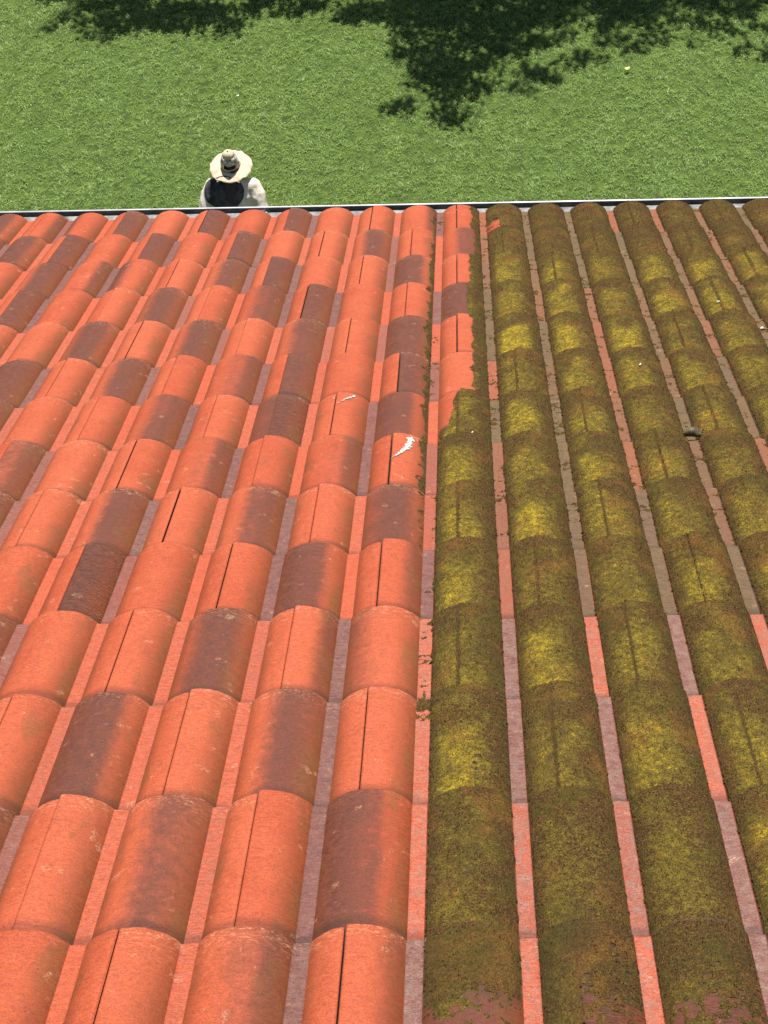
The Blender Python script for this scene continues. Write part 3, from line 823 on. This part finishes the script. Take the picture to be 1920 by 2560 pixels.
def torso(b, g=0.0, top=1.47, bottom=.88):
    pts = []; rx = []; ry = []
    for z, a, c_, y in ((.88, .165, .115, 0), (.97, .175, .125, 0), (1.08, .165, .120, .005), (1.20, .185, .125, .01), (1.32, .205, .125, .01), (1.40, .195, .110, .005), (1.45, .135, .085, .0), (1.49, .07, .065, .005)):
        if z < bottom or z > top: continue
        pts.append((0, y, z)); rx.append(a + g); ry.append(c_ + g)
    b.tube(pts, rx, 24, ry, up=(0, 1, 0))
ARM = {s: [(s * .19, .0, 1.405), (s * .235, -.01, 1.33), (s * .275, -.03, 1.17), (s * (.30 if s < 0 else .40), -.04, 1.12), (s * .27, .12, 1.03), (s * .20, .29, .98)] for s in (-1, 1)}
def arms(b, g=0.0, upto=6, k0=0):
    rr = [.062, .060, .052, .046, .040, .031]
    for s in (-1, 1):
        b.tube(ARM[s][k0:upto], [q + g for q in rr[k0:upto]], 16, up=(0, 0, 1))
        b.ball(ARM[s][0], .066 + g)
        if upto > 3: b.ball(ARM[s][3], .047 + g)
def legs(b, g=0.0, low=.09):
    for s in (-1, 1):
        b.tube([(s * .085, 0, .92), (s * .095, .01, .75), (s * .10, .015, .50), (s * .105, .0, .42), (s * .11, -.01, .28), (s * .11, 0, low)], [.095 + g, .085 + g, .060 + g, .055 + g, .052 + g, .038 + g], 16, up=(0, 1, 0))
    b.ball((0, 0, .90), (.17 + g, .125 + g, .10))
b = MB(); torso(b); arms(b); legs(b)
b.tube([(0, .005, 1.44), (0, .015, 1.50), (0, .03, 1.57)], [.062, .055, .056], 16, up=(0, 1, 0))
b.ball((0, .035, 1.640), (.074, .082, .108), 20, 14)
b.ball((0, .085, 1.60), (.048, .045, .055)); b.tube([(0, .118, 1.655), (0, .137, 1.625), (0, .125, 1.612)], [.010, .014, .010], 10)
for s in (-1, 1):
    b.ball((s * .077, .03, 1.635), (.010, .020, .032))
    b.ball((s * .11, .035, .05), (.042, .06, .04)); b.ball((s * .11, .10, .035), (.043, .085, .032))
    # hand: palm, four fingers, thumb, gently curled
    w0 = Vector(ARM[s][5]); fw = Vector((-s * .45, .87, -.20)).normalized(); side = Vector((s * .8, .45, 0)).normalized(); up_ = fw.cross(side).normalized()
    b.tube([w0, w0 + fw * .045, w0 + fw * .095], [.026, .040, .038], 12, [.018, .015, .013], up=tuple(up_))
    dn = Vector((0, 0, -1))
    for k, ln in enumerate((.072, .082, .077, .060)):
        o0 = w0 + fw * .088 + side * (-.030 + .020 * k)
        b.tube([o0, o0 + fw * ln * .45 + dn * .008, o0 + fw * ln * .75 + dn * .028, o0 + fw * ln * .82 + dn * .052], [.0095, .009, .0082, .007], 10)
    t0 = w0 + fw * .03 - side * .03
    b.tube([t0, t0 - side * .025 + fw * .025 + dn * .008, t0 - side * .032 + fw * .055 + dn * .018], [.012, .011, .009], 10)
body = fuse(b, 'body', M_skin, per, .0055, 3)
s_ = MB(); torso(s_, .020, 1.47, .86); arms(s_, .020, 5)
s_.tube([(0, 0, 1.42), (0, .002, 1.475)], [.12, .078], 20, [.085, .074], up=(0, 1, 0))
for q in (-1, 1): s_.tube([(q * .05, 0, 1.44), (q * .17, 0, 1.415)], [.075, .078], 16, up=(0, 0, 1))
shirt = fuse(s_, 'shirt', M_shirt, per, .009, 5, (.034, 9)); shirt['label'] = 'loose cream long sleeved shirt'
# dark sheet over the upper back, standing in for the brim's cast shadow
from mathutils.bvhtree import BVHTree
def brim_shade():
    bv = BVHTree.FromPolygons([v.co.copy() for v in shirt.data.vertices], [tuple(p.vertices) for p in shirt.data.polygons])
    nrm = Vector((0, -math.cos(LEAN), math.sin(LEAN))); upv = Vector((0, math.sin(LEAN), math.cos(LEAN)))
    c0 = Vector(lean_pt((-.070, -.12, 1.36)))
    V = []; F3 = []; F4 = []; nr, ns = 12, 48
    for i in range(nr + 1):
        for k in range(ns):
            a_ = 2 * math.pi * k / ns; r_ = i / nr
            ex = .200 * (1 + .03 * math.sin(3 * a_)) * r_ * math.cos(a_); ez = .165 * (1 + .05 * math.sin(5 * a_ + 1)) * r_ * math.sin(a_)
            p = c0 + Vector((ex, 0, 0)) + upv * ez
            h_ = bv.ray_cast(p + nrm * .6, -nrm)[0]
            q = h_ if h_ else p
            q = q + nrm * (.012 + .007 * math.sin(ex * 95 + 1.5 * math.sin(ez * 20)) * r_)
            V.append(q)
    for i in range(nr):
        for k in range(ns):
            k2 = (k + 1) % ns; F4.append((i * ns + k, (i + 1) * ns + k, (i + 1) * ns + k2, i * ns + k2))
    mb = MB(); mb.add(V, F4); o = mb.build('brim_shade_patch', M_navy, per)
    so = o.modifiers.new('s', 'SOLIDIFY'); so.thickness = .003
M_navy = simple('brim_shade_navy', (0.030, 0.031, 0.040), (0.085, 0.070, 0.072), 18, .9, .004, .15, bscale=40)
brim_shade()
t_ = MB(); legs(t_, .016, .10); trou = fuse(t_, 'trousers', M_trou, per, .010, 4, (.014, 9))
for s in (-1, 1):
    k = MB(); k.tube([(s * .11, -.045, .05), (s * .11, 0, .055), (s * .11, .07, .045), (s * .112, .16, .032), (s * .112, .195, .026)], [.035, .045, .047, .046, .025], 14, [.048, .052, .042, .030, .020], up=(0, 0, 1))
    k.build('shoe', M_shoe, per)
h = MB(); h.ball((0, .022, 1.648), (.080, .080, .108), 20, 12); h.tube([(0, -.025, 1.61), (0, -.075, 1.56), (0, -.112, 1.48), (0, -.135, 1.38), (0, -.138, 1.29)], [.07, .075, .062, .052, .03], 14, [.03, .032, .028, .022, .012], up=(0, 1, 0))
fuse(h, 'hair', M_hair, per, .008, 2, (.02, 22))

# hat: brim with floppy edge, crown cone, dark opening, lower band
hat = MB()
HC = Vector(lean_pt((-.012, .025, 1.690)))
tiltm = Matrix.Rotation(R(10), 3, 'X')
def hp(x, y, z): return HC + tiltm @ Vector((x, y, z))
nr, na = 9, 72; V = []; F = []
for i in range(nr + 1):
    t = i / nr
    for k in range(na):
        a = 2 * math.pi * k / na
        rr = .088 + (.206 - .088) * t * (1 + .02 * math.sin(5 * a) + .012 * math.sin(11 * a + 1))
        if t == 1: rr += .004 * math.sin(17 * a)
        z = -.018 * t * t + .006 * t * math.sin(6 * a + .5) + .004 * t * math.sin(13 * a)
        V.append(hp(rr * math.cos(a), rr * 1.0 * math.sin(a), z))
for i in range(nr):
    for k in range(na):
        k2 = (k + 1) % na; F.append((i * na + k, (i + 1) * na + k, (i + 1) * na + k2, i * na + k2))
# little notches hanging at the back of the brim
hat.add(V, F)
ho = hat.build('hat', M_hat, per); so = ho.modifiers.new('s', 'SOLIDIFY'); so.thickness = .003; so.offset = 0
ho['label'] = 'wide cream sun hat with mottled crown'
for a0 in (-120, -62):
    a = R(a0); e = MB(); c0 = hp(.20 * math.cos(a), .20 * math.sin(a), -.018); tx = Vector((-math.sin(a), math.cos(a), 0)); ox = Vector((math.cos(a), math.sin(a), -.25))
    e.add([c0 - tx * .014, c0 + tx * .014, c0 + ox * .026 + tx * .003, c0 - Vector((0, 0, .003)) - tx * .014, c0 - Vector((0, 0, .003)) + tx * .014, c0 + ox * .026 + tx * .003 - Vector((0, 0, .003))],
          [(0, 1, 4, 3), (1, 2, 5, 4), (2, 0, 3, 5)], [(0, 2, 1), (3, 4, 5)])
    e.build('hat_tie', M_hat, ho)
def lathe(name, prof_, mat, parent, cut=None, seg=48):
    V = []; F = []
    for r_, z_ in prof_:
        for k in range(seg):
            a = 2 * math.pi * k / seg; w_ = 1 + .03 * math.sin(4 * a + z_ * 30)
            V.append(hp(r_ * math.cos(a) * w_, r_ * math.sin(a) * w_, z_))
    for i in range(len(prof_) - 1):
        for k in range(seg):
            k2 = (k + 1) % seg
            if cut and cut(i, (k + .5) / seg * 360): continue
            F.append((i * seg + k, i * seg + k2, (i + 1) * seg + k2, (i + 1) * seg + k))
    mb = MB(); mb.add(V, F); o = mb.build(name, mat, parent); so = o.modifiers.new('s', 'SOLIDIFY'); so.thickness = .0022; so.offset = 0
    return o
lathe('hat_band', [(.095, -.001), (.094, .004)], M_black, ho)
lathe('hat_strap', [(.092, .003), (.091, .020), (.090, .030)], M_hat, ho)
lathe('hat_crown', [(.0895, .028), (.088, .050), (.084, .072), (.079, .092), (.073, .115), (.062, .142)], M_camo, ho, lambda i, a: i < 2 and 228 < a < 312)
lathe('hat_top', [(.061, .140), (.050, .165), (.036, .180), (.016, .188), (.001, .189)], M_hat, ho)
bt = MB(); bt.ball(hp(0, 0, .190), (.009, .009, .005)); bt.build('hat_button', M_black, ho)

# ------------------------------------------------------------------ trees whose shade falls on the lawn
M_leaf = simple('tree_leaf', (0.035, 0.085, 0.018), (0.07, 0.14, 0.03), 8, .55, .001, .4)
M_trunk = simple('tree_bark', (0.09, 0.065, 0.045), (0.16, 0.12, 0.09), 30, .95, .01, .2)
def tree(name, base, spots, label, hmid, hspan):
    """spots: ground ellipses (x, y, rx, ry, n) of the shade the crown throws"""
    t = empty(name, base); tag(t, label, 'tree')
    C_ = []; tips = []
    for (x, y, rx, ry, dens) in spots:
        n = max(8, int(rx * ry * math.pi * dens * 1.25 / 16))
        hc = hmid + random.uniform(-1, 1) * hspan * .5
        tips.append((x, y, hc))
        for _ in range(n):
            a = random.uniform(0, 2 * math.pi); q = math.sqrt(random.random())
            gx = x + rx * q * math.cos(a); gy = y + ry * q * math.sin(a); hh = hc + random.gauss(0, hspan * .22)
            for _ in range(16):
                C_.append((gx + random.gauss(0, .080), gy + random.gauss(0, .070), hh + random.gauss(0, .10)))
    C_ = np.array(C_); k = C_[:, 2] / SUNV.z
    Pn = np.stack([C_[:, 0] + SUNV.x * k, C_[:, 1] + SUNV.y * k, C_[:, 2]], 1) - np.array(base)
    n = len(Pn); q = np.random.default_rng(3)
    a = q.uniform(0, 2 * np.pi, n); L = q.uniform(.035, .06, n)[:, None]; el = q.uniform(-.7, .7, n)
    d1 = np.stack([np.cos(a) * np.cos(el), np.sin(a) * np.cos(el), np.sin(el)], 1)
    d2 = np.cross(d1, q.normal(0, 1, (n, 3)) * .4 + np.array([0, 0, 1.])); d2 /= np.linalg.norm(d2, axis=1)[:, None]
    Vv = np.stack([Pn - d1 * L, Pn + d2 * L * .55, Pn + d1 * L, Pn - d2 * L * .55], 1).reshape(-1, 3)
    mesh_np('crown', Vv, np.arange(4 * n).reshape(-1, 4), M_leaf, t, smooth=False)
    tr = MB(); tr.tube([(0, 0, -.1), (.04, .02, 1.0), (-.03, .05, 2.2), (0, 0, hmid * .8)], [.22, .17, .14, .09], 14)
    for (x, y, hc) in tips[::2]:
        kk = hc / SUNV.z; e = Vector((x + SUNV.x * kk, y + SUNV.y * kk, hc)) - Vector(base)
        st = Vector((0, 0, hmid * .8)) * .75; mid = (st + e) / 2 + Vector((0, 0, .3))
        tr.tube([st, mid, e], [.06, .035, .010], 8)
    tr.build('trunk', M_trunk, t)
# shade outlines on the lawn, in metres
SR = [(-.6, 16.0, .8, .35, 900), (.4, 15.9, .9, .5, 900), (2.7, 16.1, 1.6, .40, 700), (-.15, 15.3, .55, .8, 900), (.0, 14.45, .45, .45, 800), (-.25, 14.0, .45, .22, 520), (.0, 13.8, .22, .18, 420), (.75, 15.5, .7, .5, 850), (.85, 14.55, .33, .30, 620), (.55, 14.9, .35, .3, 500),
      (1.6, 15.8, .9, .30, 600), (1.95, 15.1, .30, .22, 380), (2.4, 15.4, .9, .30, 380), (2.9, 15.8, .9, .30, 480), (3.6, 14.85, .25, .14, 480), (3.6, 15.5, .4, .3, 420), (-.95, 15.95, .5, .25, 750), (1.5, 14.75, .3, .2, 180),
      (.8, 16.7, 1.8, .75, 700), (3.2, 16.8, 1.5, .8, 700), (1.8, 18, 2.4, 1.2, 420), (4.6, 16.6, .8, .8, 500)]
tree('broadleaf_tree', (1.6, 21.5, 0), SR, 'large leafy tree beyond the lawn, casting the wide shade at right', 4.6, 1.6)
SL = [(-4.3, 16.05, .75, .42, 900), (-3.0, 16.2, .7, .24, 700), (-1.9, 16.35, .8, .25, 600), (-3.45, 15.95, .5, .22, 800), (-3.45, 15.98, .5, .22, 800), (-2.85, 15.72, .28, .14, 420), (-2.4, 16.1, .7, .22, 420), (-1.75, 16.2, .4, .2, 420), (-4.3, 17, 1.3, .7, 650), (-2.6, 16.9, .9, .5, 450), (-3.6, 18, 1.4, .7, 400)]
tree('broadleaf_tree', (-3.6, 21.0, 0), SL, 'smaller leafy tree beyond the lawn, casting the shade at left', 4.0, 1.2)
